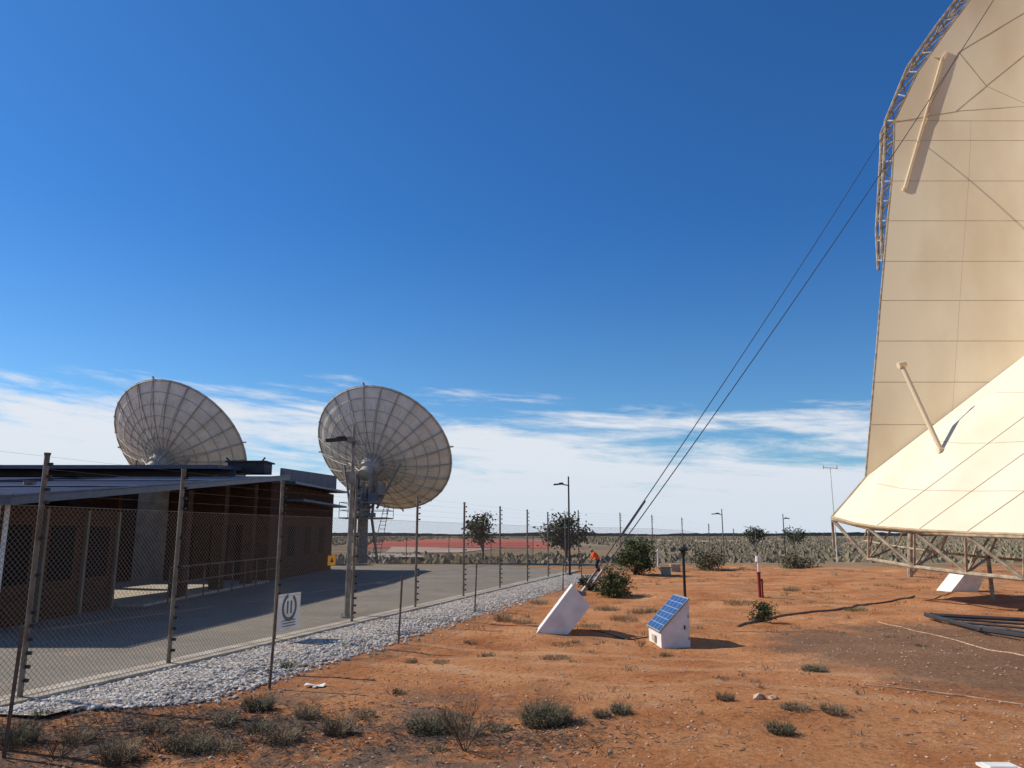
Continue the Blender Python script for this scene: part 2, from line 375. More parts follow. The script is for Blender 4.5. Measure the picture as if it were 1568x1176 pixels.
twiggy('dry_twig_shrub',GG(980,990),.25,.3,6)
twiggy('dry_twig_shrub',GG(600,1062),.15,.4,4)
twiggy('dry_twig_shrub',GG(450,1125),.18,.5,7)
twiggy('dry_twig_shrub',GG(880,985),.16,.6,7)
mb=MB()
for _ in range(1300):
    y=6+44*random.random()**1.1; x=random.uniform(-5,34)
    if sdist(x,y)<2.5 or noise.noise(Vector((x*.25,y*.25,9)))<-.02: continue
    z=gz(x,y); R=random.uniform(.04,.12)*(1+y*.035)
    for k in range(18):
        a=random.random()*6.3; d=Vector((math.cos(a),math.sin(a),random.uniform(.3,1.6))).normalized()*R*random.uniform(.5,1); s=Vector((-d.y,d.x,0)).normalized()*.004*(1+y*.03); b=Vector((x+random.gauss(0,R*.5),y+random.gauss(0,R*.5),z))
        mb.face([b-s,b+s,b+d],random.choice((0,0,1)))
mb.build('sparse_groundcover',['drygrass','greygrass'])
mb=MB()
for _ in range(7000):
    k=random.random()
    if k<.68: q=G(random.gauss(290,190),random.gauss(1118,26))
    elif k<.84: q=G(random.gauss(760,110),random.gauss(1128,16))
    else: q=G(random.uniform(500,1500),900+250*random.random())
    if sdist(q.x,q.y)<.3 or q.y<4:continue
    a=random.random()*6.3; l=random.uniform(.02,.1); d=Vector((math.cos(a)*l,math.sin(a)*l,random.uniform(-.01,.03))); mb.bar(q+Vector((0,0,.008)),q+d+Vector((0,0,.01)),random.uniform(.0015,.005),random.choice((0,1)),3)
mb.build('twig_litter',['twig','litter'])
def gy(x,y): return Vector((x,y,gz(x,y)))
leafy('eucalyptus_tree',gy(-3.4,92),4.6,5.4,1500,.45,'eucalypt',trunk=1.8,clumps=16)
leafy('eucalyptus_tree',gy(6.3,92),6.2,5.1,2400,.45,'eucalypt',trunk=1.4,clumps=22)
leafy('eucalyptus_tree',gy(52,170),6,4.2,900,.6,'eucalypt',trunk=1.2,clumps=14)
leafy('eucalyptus_tree',gy(82,230),8,4.5,900,.7,'eucalypt',trunk=1.2,clumps=14)
# distant low scrub: low tilted leaf clumps lit from above
mb=MB()
for _ in range(9000):
    y=80+900*random.random()**1.5; x=random.uniform(-.45,.9)*y*1.1
    if -45<x<25 and 110<y<520: continue
    s=random.uniform(.3,.75)*(1+y/900)
    b=Vector((x,y,-1.0))
    for k in range(3):
        o=b+Vector((random.uniform(-1,1)*s,random.uniform(-1,1)*s,0)); h_=s*random.uniform(.6,1.1); a=random.random()*6.3; d=Vector((math.cos(a),math.sin(a),0))*s
        e=Vector((-d.y,d.x,0)); mb.face([o-d,o-e,o+Vector((0,0,h_))]); mb.face([o-e,o+d,o+Vector((0,0,h_))]); mb.face([o+d,o+e,o+Vector((0,0,h_))]); mb.face([o+e,o-d,o+Vector((0,0,h_))])
mb.build('distant_scrub',['scrub'])
mb=MB()
for _ in range(3000):
    x=random.uniform(-1100,1900); y=random.uniform(1250,1600); s=random.uniform(2.2,5.2)*(1+.7*noise.noise(Vector((x*.006,0,0)))); c=Vector((x,y,-1))
    for k in range(2):
        w=random.uniform(8,26); o=Vector((random.uniform(-4,4),0,0)); mb.face([c+o+Vector((-w,k,0)),c+o+Vector((w,k,0)),c+o+Vector((w*.8,k,s*.6)),c+o+Vector((w*.2,k,s)),c+o+Vector((-w*.5,k,s*.85)),c+o+Vector((-w,k,s*.4))],0)
mb.build('distant_treeline',['hazescrub'])
def sheet(name,uvs,mk,z):
    mb=MB(); pts=[]
    for u,v in uvs:
        d=ray(u,v); t=(z-H)/d.z; p=Vector((0,0,H))+d*t; pts.append(p)
    mb.face(pts); return mb.build(name,[mk])
sheet('red_clay_yard',[(560,839),(700,838),(845,840),(835,828),(700,825.5),(560,825.5)],'redclay',-.93)
sheet('pale_path',[(590,846),(700,846),(760,840),(600,837)],'pink',-.9)
sheet('distant_pale_track',[(960,828.5),(1180,830),(1175,827.5),(1000,826)],'pink',-.9)
sheet('concrete_path',[(540,853),(650,853),(640,848),(560,847)],'concrete',-.5)

# ---------------- fences
def secfence(name,pts,h,meshh,mk='post'):
    E=empty(name); mp=MB(); mi=MB(); mw=MB(); mc=MB()
    L_=0
    for i,p in enumerate(pts):
        p=Vector(p); lean=Vector((0,0,1))
        mp.bar(p-Vector((0,0,.1)),p+lean*h,.034,0,8)
        mp.bar(p+lean*h,p+lean*(h+.03),.042,0,8)
        z=.25
        while z<h:
            mi.box(p+PD*.07+Vector((0,0,z)),(.05,.04,.04)); z+=(.16 if z>meshh or z<.9 else .45)
        if i:
            q=Vector(pts[i-1]); l=(p-q).length
            mc.face([q+PD*.045+Vector((0,0,.05)),p+PD*.045+Vector((0,0,.05)),p+PD*.045+Vector((0,0,meshh)),q+PD*.045+Vector((0,0,meshh))],0,[(L_,0),(L_+l,0),(L_+l,meshh),(L_,meshh)])
            L_+=l
            for z in (meshh,): mw.bar(q+PD*.05+Vector((0,0,z)),p+PD*.05+Vector((0,0,z)),.0035,0,4)
            z=meshh+.14
            while z<h: mw.bar(q+PD*.1+Vector((0,0,z)),p+PD*.1+Vector((0,0,z)),.0014,0,4); z+=.16
            mw.bar(q+PD*.05+Vector((0,0,.07)),p+PD*.05+Vector((0,0,.07)),.004,0,4)
    mp.build('posts',[mk],E); mi.build('insulators',['black'],E); mw.build('wires',['post'],E); mc.build('chain_link_mesh',['chain'],E)
    return E
posts=[]
for u in(-420,-120,72,283,435,548,641,712,766,807,838,864,884):
    y=8.8/(.283-(u-784)/1184) if u!=-420 else 5.2
    posts.append((FX(y),y,0))
posts=sorted(posts,key=lambda p:p[1])
secfence('security_fence',posts,3.0,2.35)
p2=[Vector(posts[-1])]
for u in(947,995,1040,1080,1117,1150,1181,1208,1232,1253,1272,1290):
    k=(u-784)/1184; y=23.15/(.61-k); p2.append(Vector((k*y,y,gz(k*y,y))))
secfence('security_fence',p2,3.3,2.4)
p3=[Vector((-26+4*i,74+.2*i,-1)) for i in range(8)]
secfence('perimeter_fence',p3,2.8,2.2)
E=empty('old_wire_fence'); mb=MB(); mw=MB(); prev=None
for (u,v,h) in[(5,1160,1.15),(412,1056,1.22),(610,986,1.25),(727,940,1.25),(862,905,1.2),(890,893,1.2)]:
    p=G(u,v); lean=Vector((.03,0,1))
    t=p+lean*h
    for a in range(3):
        an=a*2.094+.5; w=Vector((math.cos(an),math.sin(an),0))*.022
        mb.face([p,p+w,t+w,t]); 
    mb.bar(p-Vector((0,0,.1)),t,.012,0,5)
    if prev: 
        for k in(.95,): mw.bar(prev[0].lerp(prev[1],k),p.lerp(t,k),.002,0,4)
    prev=(p,t)
mb.build('star_pickets',['rust'],E); mw.build('wire',['post'],E)
def sign(name,u,v,w,h,mk,y,logo=False):
    E=empty(name); mb=MB(); c=P(u,v,y)
    ax=DD; mb2=MB()
    def q(a,b,off): return c+ax*a+Vector((0,0,b))+PD*off
    R=Matrix((ax,PD,Vector((0,0,1)))).transposed(); mb.box(c,(w,.01,h),0,R)
    mb.build('board',[mk],E)
    if logo:
        for k in range(24):
            a=k/24*6.283; a2=(k+1)/24*6.283
            if k in(4,5,6): continue
            mb2.face([q(math.cos(a)*w*.33,h*.12+math.sin(a)*w*.33,.009),q(math.cos(a2)*w*.33,h*.12+math.sin(a2)*w*.33,.009),q(math.cos(a2)*w*.24,h*.12+math.sin(a2)*w*.24,.009),q(math.cos(a)*w*.24,h*.12+math.sin(a)*w*.24,.009)])
        for k in range(3): mb2.box(q(0,-h*.24-k*.05,.006),(w*.6,.006,.018),0,R)
        mb2.box(q(-w*.08,h*.12,.006),(w*.07,.006,w*.3),0,R); mb2.box(q(w*.08,h*.12,.006),(w*.07,.006,w*.3),0,R)
        mb2.build('lettering',['fascia'],E)
    else:
        mb2.face([q(-w*.25,-h*.2,.009),q(w*.25,-h*.2,.009),q(0,h*.3,.009)]); mb2.build('symbol',['dark'],E)
    return E
ys_=8.8/(.283-(436-784)/1184)
sign('warning_notice_board',436,936,.78,.66,'white',ys_,True).location=PD*.09
sign('hazard_sign',502,858,.32,.2,'yellow',16.8).location=PD*.09

# ---------------- big reflector antenna
E=empty('large_scoop_antenna')
Lpx=[(-200,1620,24.5),(-120,1568,25),(-60,1530,25.6),(0,1487,26.2),(50,1449,26.8),(110,1407,27.4),(185,1371,28),(215,1370.5,28),(277,1367,28),(338,1361,28),(400,1355.5,28),(460,1350,28),(522,1345,28),(585,1339.5,28),(650,1334,28),(730,1327,28)]
mb=MB(); rowsA=[]
KK=.86
def rowpt(v,uL,yL,u):
    l=P(uL,v,yL); K=l.y+KK*l.x; d=ray(u,v); kx=d.x/d.y; y=K/(1+KK*kx); s=(u-uL)/300
    y+= .9*s*(1-s)
    return P(u,v,y)
for v,uL,yL in Lpx:
    rowsA.append([rowpt(v,uL,yL,uL+(1960-uL)*(k/14)**1.3) for k in range(15)])
mb.grid(rowsA); mb.build('upper_reflector',['cream'],E,True)
ms=MB()
tw=Vector((-.5,-.8,.1)).normalized()
for i,r in enumerate(rowsA):
    if i>=6: ms.line([p for p in r],.010,0,4)
for k in(4,8):
    ms.line([rowsA[i][k]-tw*.001 for i in range(6,16)],.004,0,4)
def A_at(u,v):
    for i in range(len(Lpx)-1):
        if Lpx[i][0]<=v<=Lpx[i+1][0]:
            t=(v-Lpx[i][0])/(Lpx[i+1][0]-Lpx[i][0]); uL=Lpx[i][1]*(1-t)+Lpx[i+1][1]*t; yL=Lpx[i][2]*(1-t)+Lpx[i+1][2]*t
            return rowpt(v,uL,yL,u)
for a,b in[((1371,187),(1468,170)),((1468,170),(1568,163)),((1468,80),(1412,185)),((1468,80),(1510,132)),((1510,132),(1568,158)),((1510,132),(1462,172)),((1510,132),(1568,85)),((1468,80),(1568,20))]:
    n=6; ms.line([A_at(a[0]+(b[0]-a[0])*k/n,a[1]+(b[1]-a[1])*k/n)+tw*.004 for k in range(n+1)],.013,0,4)
ms.build('upper_seams',['seam'],E)
K_=[(1327,730,28),(1300,762,27),(1274,792,26.2),(1308,802,25),(1340,807,24),(1405,812,22.5),(1478,816,21),(1568,819,19.5),(1700,824,18),(1850,830,16.6)]
c0=P(1327,730,28); c1=rowpt(545,1343,28,1568)
EV=c1-c0
Kp=[P(*k) for k in K_]
def fine_(pts,n):
    o=[]
    for a,b in zip(pts[:-1],pts[1:]):
        for k in range(n): o.append(a.lerp(b,k/n))
    o.append(pts[-1]); return o
rowsB=[]
for s in[0,.12,.3,.6,1,1.5,2.2,3]: rowsB.append([p+EV*s for p in Kp])
mb=MB(); mb.grid(rowsB); mb.build('lower_reflector',['cream2'],E)
ms=MB()
for i in(4,5,6,7,8): ms.bar(Kp[i],Kp[i]+EV*3,.013,0,4)
for s in(.28,.62,.98,1.4,2): ms.line([p+EV*s for p in Kp[2:]],.008,0,4)
ms.line(Kp,.05,0,6)
ms.build('lower_seams',['seam'],E)
def proj(p):
    q=p-Vector((0,0,H)); yc=q.y*ct+q.z*st; return (784+F*q.x/yc, 588-F*(q.z*ct-q.y*st)/yc)
def onB(u,v):
    best=(1e9,None)
    for a in fine_(Kp,12):
        for k in range(120):
            p=a+EV*(k*.02); x,y=proj(p); d=(x-u)**2+(y-v)**2
            if d<best[0]: best=(d,p)
    return best[1]
ms=MB()
b1=onB(1440,690); t1=P(1381,560,b1.y+1.0); ms.bar(t1,b1,.075,0,10); ms.bar(t1+Vector((-.12,0,0)),t1+Vector((.12,0,.05)),.11,0,10); ms.bar(b1+Vector((-.1,0,0)),b1+Vector((.12,0,0)),.1,0,8)
sp=[A_at(1443+(1385-1443)*k/10,90+20*k)+tw*.06 for k in range(11)]
ms.line(sp,.045,0,8); ms.bar(A_at(1430,88)+tw*.05,sp[0],.04,0,6); ms.bar(A_at(1450,80)+tw*.05,sp[0],.04,0,6); ms.bar(sp[-1],A_at(1383,292),.06,0,6)
ms.build('struts',['cream'],E)
ms=MB()
inner=[P(u-1,v,y+.15) for v,u,y in Lpx]
outer=[]
for v,u,y in Lpx:
    off=17
    if v>=185: off=14*smooth(440,300,v)+1
    outer.append(P(u-off,v-(8 if v<185 else 0),y+.3))
bk=[o+Vector((.3,1.0,0)) for o in outer]
def resample(pts,d):
    o=[pts[0]]; 
    for a,b in zip(pts[:-1],pts[1:]):
        n=max(1,round((b-a).length/d))
        for k in range(1,n+1): o.append(a.lerp(b,k/n))
    return o
ms.line(inner,.05,0,6); ms.line(outer[:-5],.06,0,6); ms.line(bk[:-5],.06,0,6)
for i in range(len(Lpx)-6):
    n=2
    for k in range(n):
        a=inner[i].lerp(inner[i+1],k/n); b=outer[i].lerp(outer[i+1],(k+.5)/n); c=inner[i].lerp(inner[i+1],(k+1)/n); d=bk[i].lerp(bk[i+1],(k+.5)/n)
        ms.bar(a,b,.03,0,5); ms.bar(b,c,.03,0,5); ms.bar(a,d,.03,0,5); ms.bar(b,d,.03,0,5); ms.bar(d,c,.03,0,5)
ms.build('edge_truss',['truss'],E)
ms=MB()
low=[P(1276,845,26.6),P(1330,856,25.2),P(1400,868,23.2),P(1480,878,21.6),P(1568,887,20),P(1700,900,18.5),P(1850,912,17)]
low2=[p+Vector((2.2,2.6,.35)) for p in low]
up=[Kp[2],P(1330,806,24.4),P(1400,811.5,22.7),P(1478,816,21),P(1568,819,19.5),P(1700,824,18),P(1850,830,16.6)]
up=[p-Vector((0,0,.06)) for p in up]; up2=[p+Vector((2.4,1.6,1.0)) for p in up]
ms.line(low[1:],.06,0,8); ms.line(up,.055,0,8); ms.line(low2,.04,0,6)
ms.bar(up[0],low[1],.055,0,6); ms.bar(Kp[2],P(1277,838,26.4),.04,0,6)
for i in range(len(up)-1):
    if i: ms.bar(up[i],low[i],.035,0,6)
    if i: ms.bar(up[i],low[i+1],.05,0,6)
    a=low[max(i,1)]
    ms.bar(a,low2[max(i,1)],.035,0,6); ms.bar(low2[i],up2[i],.03,0,6); ms.bar(a,up2[i],.03,0,6)
for p in low2[3::2]: ms.bar(p,Vector((p.x,p.y,0)),.06,0,8)
ms.build('base_truss',['truss'],E)
ms=MB()
for x,y in((19,38),(24,36),(24,28)):
    ms.bar((x,y,0),(x+.5,y-1,9),.12,0,8)
ms.bar((19,38,2.5),(24,36,2.5),.08); ms.bar((19,38,0),(24,36,6),.06); ms.bar((24,36,0),(24,28,6),.08)
ms.build('rear_supports',['truss'],E)
def footing(u,v,w):
    E2=empty('concrete_footing'); mb=MB(); p=G(u,v)
    b=[(-.5,-.4,0),(.3,-.4,0),(.3,.4,0),(-.5,.4,0)]; t=[(0,-.4,.55),(.55,-.4,.45),(.55,.4,.45),(0,.4,.55)]
    b=[p+Vector(q)*w for q in b]; t=[p+Vector(q)*w for q in t]
    mb.face(b[::-1]); mb.face(t)
    for k in range(4): mb.face([b[k],b[(k+1)%4],t[(k+1)%4],t[k]])
    mb.build('block',['white'],E2); m2=MB(); m2.bar(t[0].lerp(t[2],.5),t[0].lerp(t[2],.5)+Vector((.4,0,.9))*w,.05); m2.build('strut',['truss'],E2)
footing(1470,906,1.2)
E=empty('guy_anchor_block'); mb=MB()
A=G(820,966,-.02); B_=G(869,973,-.02)
e_=(B_-A); e_.z=0; e_.normalize(); nn=Vector((-e_.y,e_.x,0))
if nn.y<0: nn=-nn
def onplane(u,v):
    d=ray(u,v); o=Vector((0,0,H)); t=(A-o).dot(nn)/d.dot(nn); return o+d*t
C=onplane(904,928); D=onplane(877,896)
fr=[A,B_,C,D]; bkk=[q+nn*.62 for q in fr]
mb.face(fr); mb.face(bkk[::-1])
for k in range(4): mb.face([fr[k],bkk[k],bkk[(k+1)%4],fr[(k+1)%4]])
o=mb.build('block',['white'],E); bv=o.modifiers.new('bevel','BEVEL'); bv.width=.02; bv.segments=2
an=fr[3].lerp(bkk[2],.5); up_=(D-A).normalized(); mb=MB(); mb.box(an+up_*.03,(.18,.25,.1)); mb.bar(an,an+up_*.2,.045); mb.build('anchor_bracket',['galv'],E)
an=an+up_*.16
E=empty('guy_cables'); mb=MB()
def cable(a,b,sag,n=24):
    return [a.lerp(b,k/n)-Vector((0,0,sag*4*(k/n)*(1-k/n))) for k in range(n+1)]
e1=P(1362,192,27.9); e2=P(1625,-168,24)
for off,e,sag in((0,e1,.18),(.12,e2,.42)):
    pts=cable(an+Vector((off,0,.03)),e,sag); mb.line(pts,.012,0,5)
    d=(pts[1]-pts[0]).normalized(); a=pts[0]+d*.1; mb.bar(a,a+d*.35,.03,1); 
pts=cable(an,e1,.18,60); mb.bar(pts[4],pts[7],.028,1,6)
mb.build('cables',['dark','galv'],E)

# ---------------- solar cabinet
E=empty('solar_powered_cabinet'); mb=MB(); p=G(1013,993)
ex=Vector((1,.05,0)).normalized(); ey=Vector((-.05,1,0)).normalized()
sc=p.y/1184; wid=43*sc; dep=1.05; z1=.33; zt=.9
def C_(a,b,z): return p+ex*a+ey*b+Vector((0,0,z-.02))
prof=[(0,0),(wid,0),(wid,zt),(0,z1)]
fr=[C_(a,0,z) for a,z in prof]; bk_=[C_(a,dep,z) for a,z in prof]
mb.face(fr); mb.face(bk_[::-1])
for k in range(4): mb.face([fr[k],bk_[k],bk_[(k+1)%4],fr[(k+1)%4]])
mb.build('cabinet_body',['white'],E)
mb=MB(); sl=zt-z1
nrm=Vector((-sl,0,wid)).normalized()
def S_(s,t,o): return p+ex*(wid*s)+ey*(dep*t)+Vector((0,0,z1-.02+sl*s))+(ex*nrm.x+Vector((0,0,nrm.z)))*o
q=[S_(-.05,-.03,.025),S_(-.05,1.03,.025),S_(1.04,1.03,.025),S_(1.04,-.03,.025)]; qb=[S_(-.05,-.03,.005),S_(-.05,1.03,.005),S_(1.04,1.03,.005),S_(1.04,-.03,.005)]
mb.face(q,1); mb.face(qb[::-1],1)
for k in range(4): mb.face([q[k],q[(k+1)%4],qb[(k+1)%4],qb[k]],1)
mb.face([S_(-.02,-.01,.029),S_(-.02,1.01,.029),S_(1.01,1.01,.029),S_(1.01,-.01,.029)],0,[(0,0),(1,0),(1,1),(0,1)])
mb.build('solar_panel',['solar','galv'],E)
mb=MB(); 
mb.box(C_(wid*.82,-.015,.4),(.025,.03,.07),1); mb.box(C_(-.02,dep*.5,.15),(.03,.3,.12),0)
for z in(.2,.6): mb.box(C_(wid*.96,-.006,z),(.03,.01,.06),0)
mb.build('hatch_trim',['concrete','dark'],E)

# ---------------- dishes
def dish(name,c,bore,D,base):
    E=empty(name); b=Vector(bore).normalized(); up=Vector((0,0,1)); r_=b.cross(up).normalized(); u_=r_.cross(b)
    R=D/2; fl_=.36*D
    hub=Vector(c)-b*(R*R/(4*fl_))
    def pt(r,a,off=0): return hub+b*(r*r/(4*fl_)+off)+(r_*math.cos(a)+u_*math.sin(a))*r
    mb=MB(); n=48; rings=[.5+ (R-.5)*k/9 for k in range(10)]
    mb.grid([[pt(r,2*math.pi*k/n) for k in range(n+1)] for r in rings]); mb.grid([[pt(0.01,2*math.pi*k/n) for k in range(n+1)],[pt(.5,2*math.pi*k/n) for k in range(n+1)]])
    mb.build('reflector',['dish'],E,True)
    mb=MB(); nr=24
    for k in range(nr):
        a=2*math.pi*k/nr
        rs=[.9+(R-.9)*j/6 for j in range(7)]
        top=[pt(r,a,-.03) for r in rs]; bot=[pt(r,a,-.03-.6*(1-(r/R))-.12) for r in rs]
        mb.line(bot,.028,0,4)
        for j in range(6): mb.bar(bot[j],top[j+1],.015,0,4); mb.bar(bot[j],top[j],.015,0,4)
        mb.line(top,.03,0,4)
    for rr in(.3,.44,.58,.72,.86,.985):
        mb.line([pt(R*rr,2*math.pi*k/n,-.03) for k in range(n+1)],.022 if rr<.9 else .06,0,4)
    for k in range(24):
        a=2*math.pi*(k+.5)/24; mb.line([pt(R*.44,a,-.01),pt(R*.75,a,-.01),pt(R,a,-.01)],.012,0,4)
    mb.build('back_ribs',['rib'],E)
    mb=MB(); mb.bar(hub-b*1.1,hub+b*.05,.7,0,20,.85); mb.bar(hub-b*1.7,hub-b*1.1,.5,0,16)
    for k in range(8):
        a=2*math.pi*k/8; mb.bar(hub-b*1.1+(r_*math.cos(a)+u_*math.sin(a))*.7,pt(2.2,a,-.2),.05,0,5)
    for k in range(4):
        a=math.pi/4+k*math.pi/2; mb.bar(pt(R*.7,a),hub+b*(fl_),.05,0,5)
    mb.bar(hub+b*fl_,hub+b*(fl_+.5),.5,0,12)
    for k in range(4):
        a=k*math.pi/2; mb.bar(pt(R,a),pt(R,a)+(r_*math.cos(a)+u_*math.sin(a))*.25,.07,0,6)
    mb.build('hub_and_feed',['rib'],E)
    mb=MB(); h2=hub-b*1.6; base=Vector(base)
    top=Vector((h2.x,h2.y,h2.z-.9)); base=Vector((h2.x,h2.y,base.z))
    mb.bar(base,top-Vector((0,0,2.0)),.42,0,20,.36); mb.bar(top-Vector((0,0,2.2)),top-Vector((0,0,1.9)),.9,0,20)
    mb.bar(top-Vector((0,0,1.9)),top,.5,0,12)
    for s in(-1,1):
        mb.bar((base.x+s*1.2,base.y,base.z),(base.x+s*.6,base.y,top.z-2.1),.1,0,8)
        mb.bar((base.x+s*.9,base.y-.1,base.z+2),(base.x-s*.9,base.y-.1,base.z+.3),.05,0,6)
    side=r_
    for s in(-1,1):
        mb.box(top+side*s*.75+Vector((0,0,.1)),(.22,1.0,1.8),0,Matrix.Rotation(math.atan2(r_.y,r_.x),3,'Z'))
        mb.bar(top+side*s*.75-Vector((0,0,1.9)),top+side*s*.9,.1); mb.bar(top+side*s*1.1-Vector((0,0,1.6)),pt(2.4,0 if s>0 else math.pi,-.6),.09)
    mb.box(top+side*.9-Vector((0,.5,.9)),(.7,.6,.8),1); mb.box(top-side*.7-Vector((0,.6,-.2)),(.6,.6,.9)); mb.bar(top-side*.2+Vector((0,-.9,-1.8)),h2+Vector((0,-.3,-.6)),.14)
    mb.box(top-side*.3-Vector((0,.9,1.2)),(.9,.5,.5),1); mb.box(top+side*1.5-Vector((0,.3,.2)),(.5,.5,.9)); mb.bar(top+side*1.5-Vector((0,0,.6)),top+side*.5-Vector((0,0,1.6)),.09)
    mb.build('pedestal',['galv','fascia'],E,False)
    mb=MB(); pz=top.z-2.3
    cx_,cy_=base.x,base.y
    mb.box((cx_+.3,cy_-.2,pz),(3.4,3.0,.08))
    cs=[(cx_-1.4,cy_-1.7),(cx_+2,cy_-1.7),(cx_+2,cy_+1.3),(cx_-1.4,cy_+1.3)]
    for i,(x,y) in enumerate(cs):
        mb.bar((x,y,pz),(x,y,pz+1.1),.03,0,4); x2,y2=cs[(i+1)%4]
        for z in(.55,1.1): mb.bar((x,y,pz+z),(x2,y2,pz+z),.025,0,4)
    for s in(-.3,.3): mb.bar((cx_+1.2+s,cy_-1.8,base.z),(cx_+2+s*.5,cy_-1.75,pz+1),.03,0,4)
    k=0
    while k<1: 
        a=Vector((cx_+1.2,cy_-1.8,base.z)).lerp(Vector((cx_+2,cy_-1.75,pz+1)),k); mb.bar(a-Vector((.25,0,0)),a+Vector((.25,0,0)),.02,0,4); k+=.06
    mb.build('access_platform',['galv'],E)
cD2=P(588,688,60); cD1=P(276,681,60)
dish('satellite_dish_antenna',cD2,(.25,.72,.58),11.2,(0,60,-.3))
dish('satellite_dish_antenna',cD1,(.22,.73,.57),11.4,(0,60,-.3))
# ---------------- building
E=empty('brick_equipment_building'); wl=MB()
wl.b2((-34,16.6,0),(-11,22,2.62))
wl.b2((-34,34.0,0),(-10.5,34.3,4.25)); wl.b2((-10.8,34.3,0),(-10.5,46,4.3)); wl.b2((-34,45.7,0),(-10.8,46,4.3)); wl.b2((-34,22,0),(-33.7,34,3.2))
for y in(25,28.2,31.4): wl.b2((-10.75,y,0),(-10.35,y+.4,2.6+(y-16)*.0947-.05))
wl.b2((-16.4,29,0),(-14.6,29.3,3.6))
wl.build('walls',['brickw'],E)
def rz(y): return 2.65+(y-16)*.0947
rf=MB()
def slab(x1,x2,y1,y2,za,zb,t=.16,m=0,mt=1):
    a=[Vector((x1,y1,za)),Vector((x2,y1,za)),Vector((x2,y2,zb)),Vector((x1,y2,zb))]; b=[q-Vector((0,0,t)) for q in a]
    rf.face(a,m); rf.face(b[::-1],2)
    for k in range(4): rf.face([a[k],b[k],b[(k+1)%4],a[(k+1)%4]],mt)
def hz(y): return rz(y)+.12
for (xa,xb,ya,yb) in((-36,-10,15.6,25.5),(-15.9,-10,25.5,35),(-36,-18.8,25.5,35),(-18.8,-15.9,33.5,35)): slab(xa,xb,ya,yb,hz(ya),hz(yb))  # unseen gap left between slabs so sun lands on the courtyard
slab(-36,-12.5,33,39.5,4.9,5.22); slab(-12.4,-9.8,35.2,46.6,4.35,4.5,.1)
rf.line([(-36,15.57,hz(15.6)+.03),(-9.97,15.57,hz(15.6)+.03),(-9.97,35,hz(35)+.03)],.03,1,6)
for y in(21.2,26.8,31): 
    rf.bar((-36 if y<25 else -15.8,y,hz(y)+.02),(-10,y,hz(y)+.02),.035,1,4)
rf.build('roof',['roof','trim','dark'],E)
fa=MB(); 
v_=[(-10.42,35.2,4.42),(-10.42,46.2,4.5),(-10.42,46.2,5.4),(-10.42,35.2,4.95)]
fa.face(v_); fa.face([(x-.1,y,z) for x,y,z in v_][::-1]); fa.face([v_[3],v_[2],(-10.52,46.2,5.4),(-10.52,35.2,4.95)]); fa.face([v_[0],v_[3],(-10.52,35.2,4.95),(-10.52,35.2,4.42)])
fa.b2((-33,35.05,4.4),(-12.5,35.15,4.9)); fa.b2((-34,46.05,4.55),(-10.6,46.15,5.3)); fa.b2((-10.42,36,3.5),(-9.6,45.5,3.6)); fa.build('fascia_panels',['fascia'],E)
tr=MB(); tr.bar((-10.6,16.45,0),(-10.6,16.45,2.7),.05,1,8); tr.bar((-10.75,16.4,0),(-10.75,16.4,2.7),.04,1,8)
for y in(18.4,20.2,21.8): tr.b2((-10.98,y,0),(-10.9,y+.1,2.6))
tr.b2((-16.2,33.85,0),(-14.9,33.95,3.9),2); tr.build('downpipes_and_panels',['door','white','concrete'],E)
dk=MB()
for y in(17,18.8,20.5): dk.b2((-11.02,y,.9),(-10.97,y+1,2.2))
for x in(-14.5,-13,-11.9): dk.b2((x,33.93,.1),(x+.8,33.97,2.4))
for y in(37,40,43): dk.b2((-10.52,y,1.0),(-10.46,y+1.0,2.4))
dk.build('windows_and_doors',['glass'],E)
hr=MB()
for k in range(9):
    y=23+k*1.3; hr.bar((-9.9,y,0),(-9.9,y,1.05),.025,0,5)
hr.bar((-9.9,23,1.05),(-9.9,33.4,1.05),.025); hr.bar((-9.9,23,.6),(-9.9,33.4,.6),.02); hr.build('handrail',['rust'],E)
pv=MB(); pv.b2((-16,22.4,.004),(-10.3,33.8,.08)); pv.build('courtyard_paving',['concrete'],E)
rv=MB(); c=P(383,716,36.5); rv.b2(c+Vector((-.85,-.6,-.3)),c+Vector((.85,.6,.22)),0); 
for k in(-1,1): rv.bar(c+Vector((k*.7,-.6,.2)),c+Vector((k*.9,-.7,.4)),.04)
rv.b2(c+Vector((-.95,-.7,.2)),c+Vector((.95,.7,.27)),0)
rv.build('rooftop_ac_unit',['dark'],E)
vv=MB(); c=P(45,742,22); vv.bar((c.x,c.y,rz(22)),(c.x,c.y,c.z+.02),.1,0,10); vv.bar((c.x,c.y,c.z),(c.x,c.y,c.z+.08),.16,0,10); c=P(125,750,21); vv.bar((c.x,c.y,rz(21)),c,.05,0,10); vv.build('roof_vents',['galv'],E)

# ---------------- lamps and poles
def lamp(name,base,h,armx,r=.06,mk='galv',head=.55):
    E=empty(name); mb=MB(); b=Vector(base)
    mb.bar(b,b+Vector((0,0,h)),r,0,10,r*.6); mb.bar(b,b+Vector((0,0,.05)),r*2.4,0,10)
    for k in range(4): mb.bar(b+Vector((r*1.7*math.cos(k*1.57),r*1.7*math.sin(k*1.57),.05)),b+Vector((r*1.7*math.cos(k*1.57),r*1.7*math.sin(k*1.57),.1)),.012)
    z=h-.45 if h>4 else h-.1
    mb.bar(b+Vector((0,0,z)),b+Vector((armx*.6,0,z+.05)),r*.5,0,8); mb.build('pole',[mk],E)
    m2=MB(); R=Matrix.Rotation(-.08 if armx<0 else .08,3,'Y'); m2.box(b+Vector((armx,0,z+.06)),(head,.22,.07),0,R); m2.box(b+Vector((armx*.75,0,z+.11)),(head*.4,.16,.06),0,R); m2.build('lamp_head',['dark'],E)
    return E
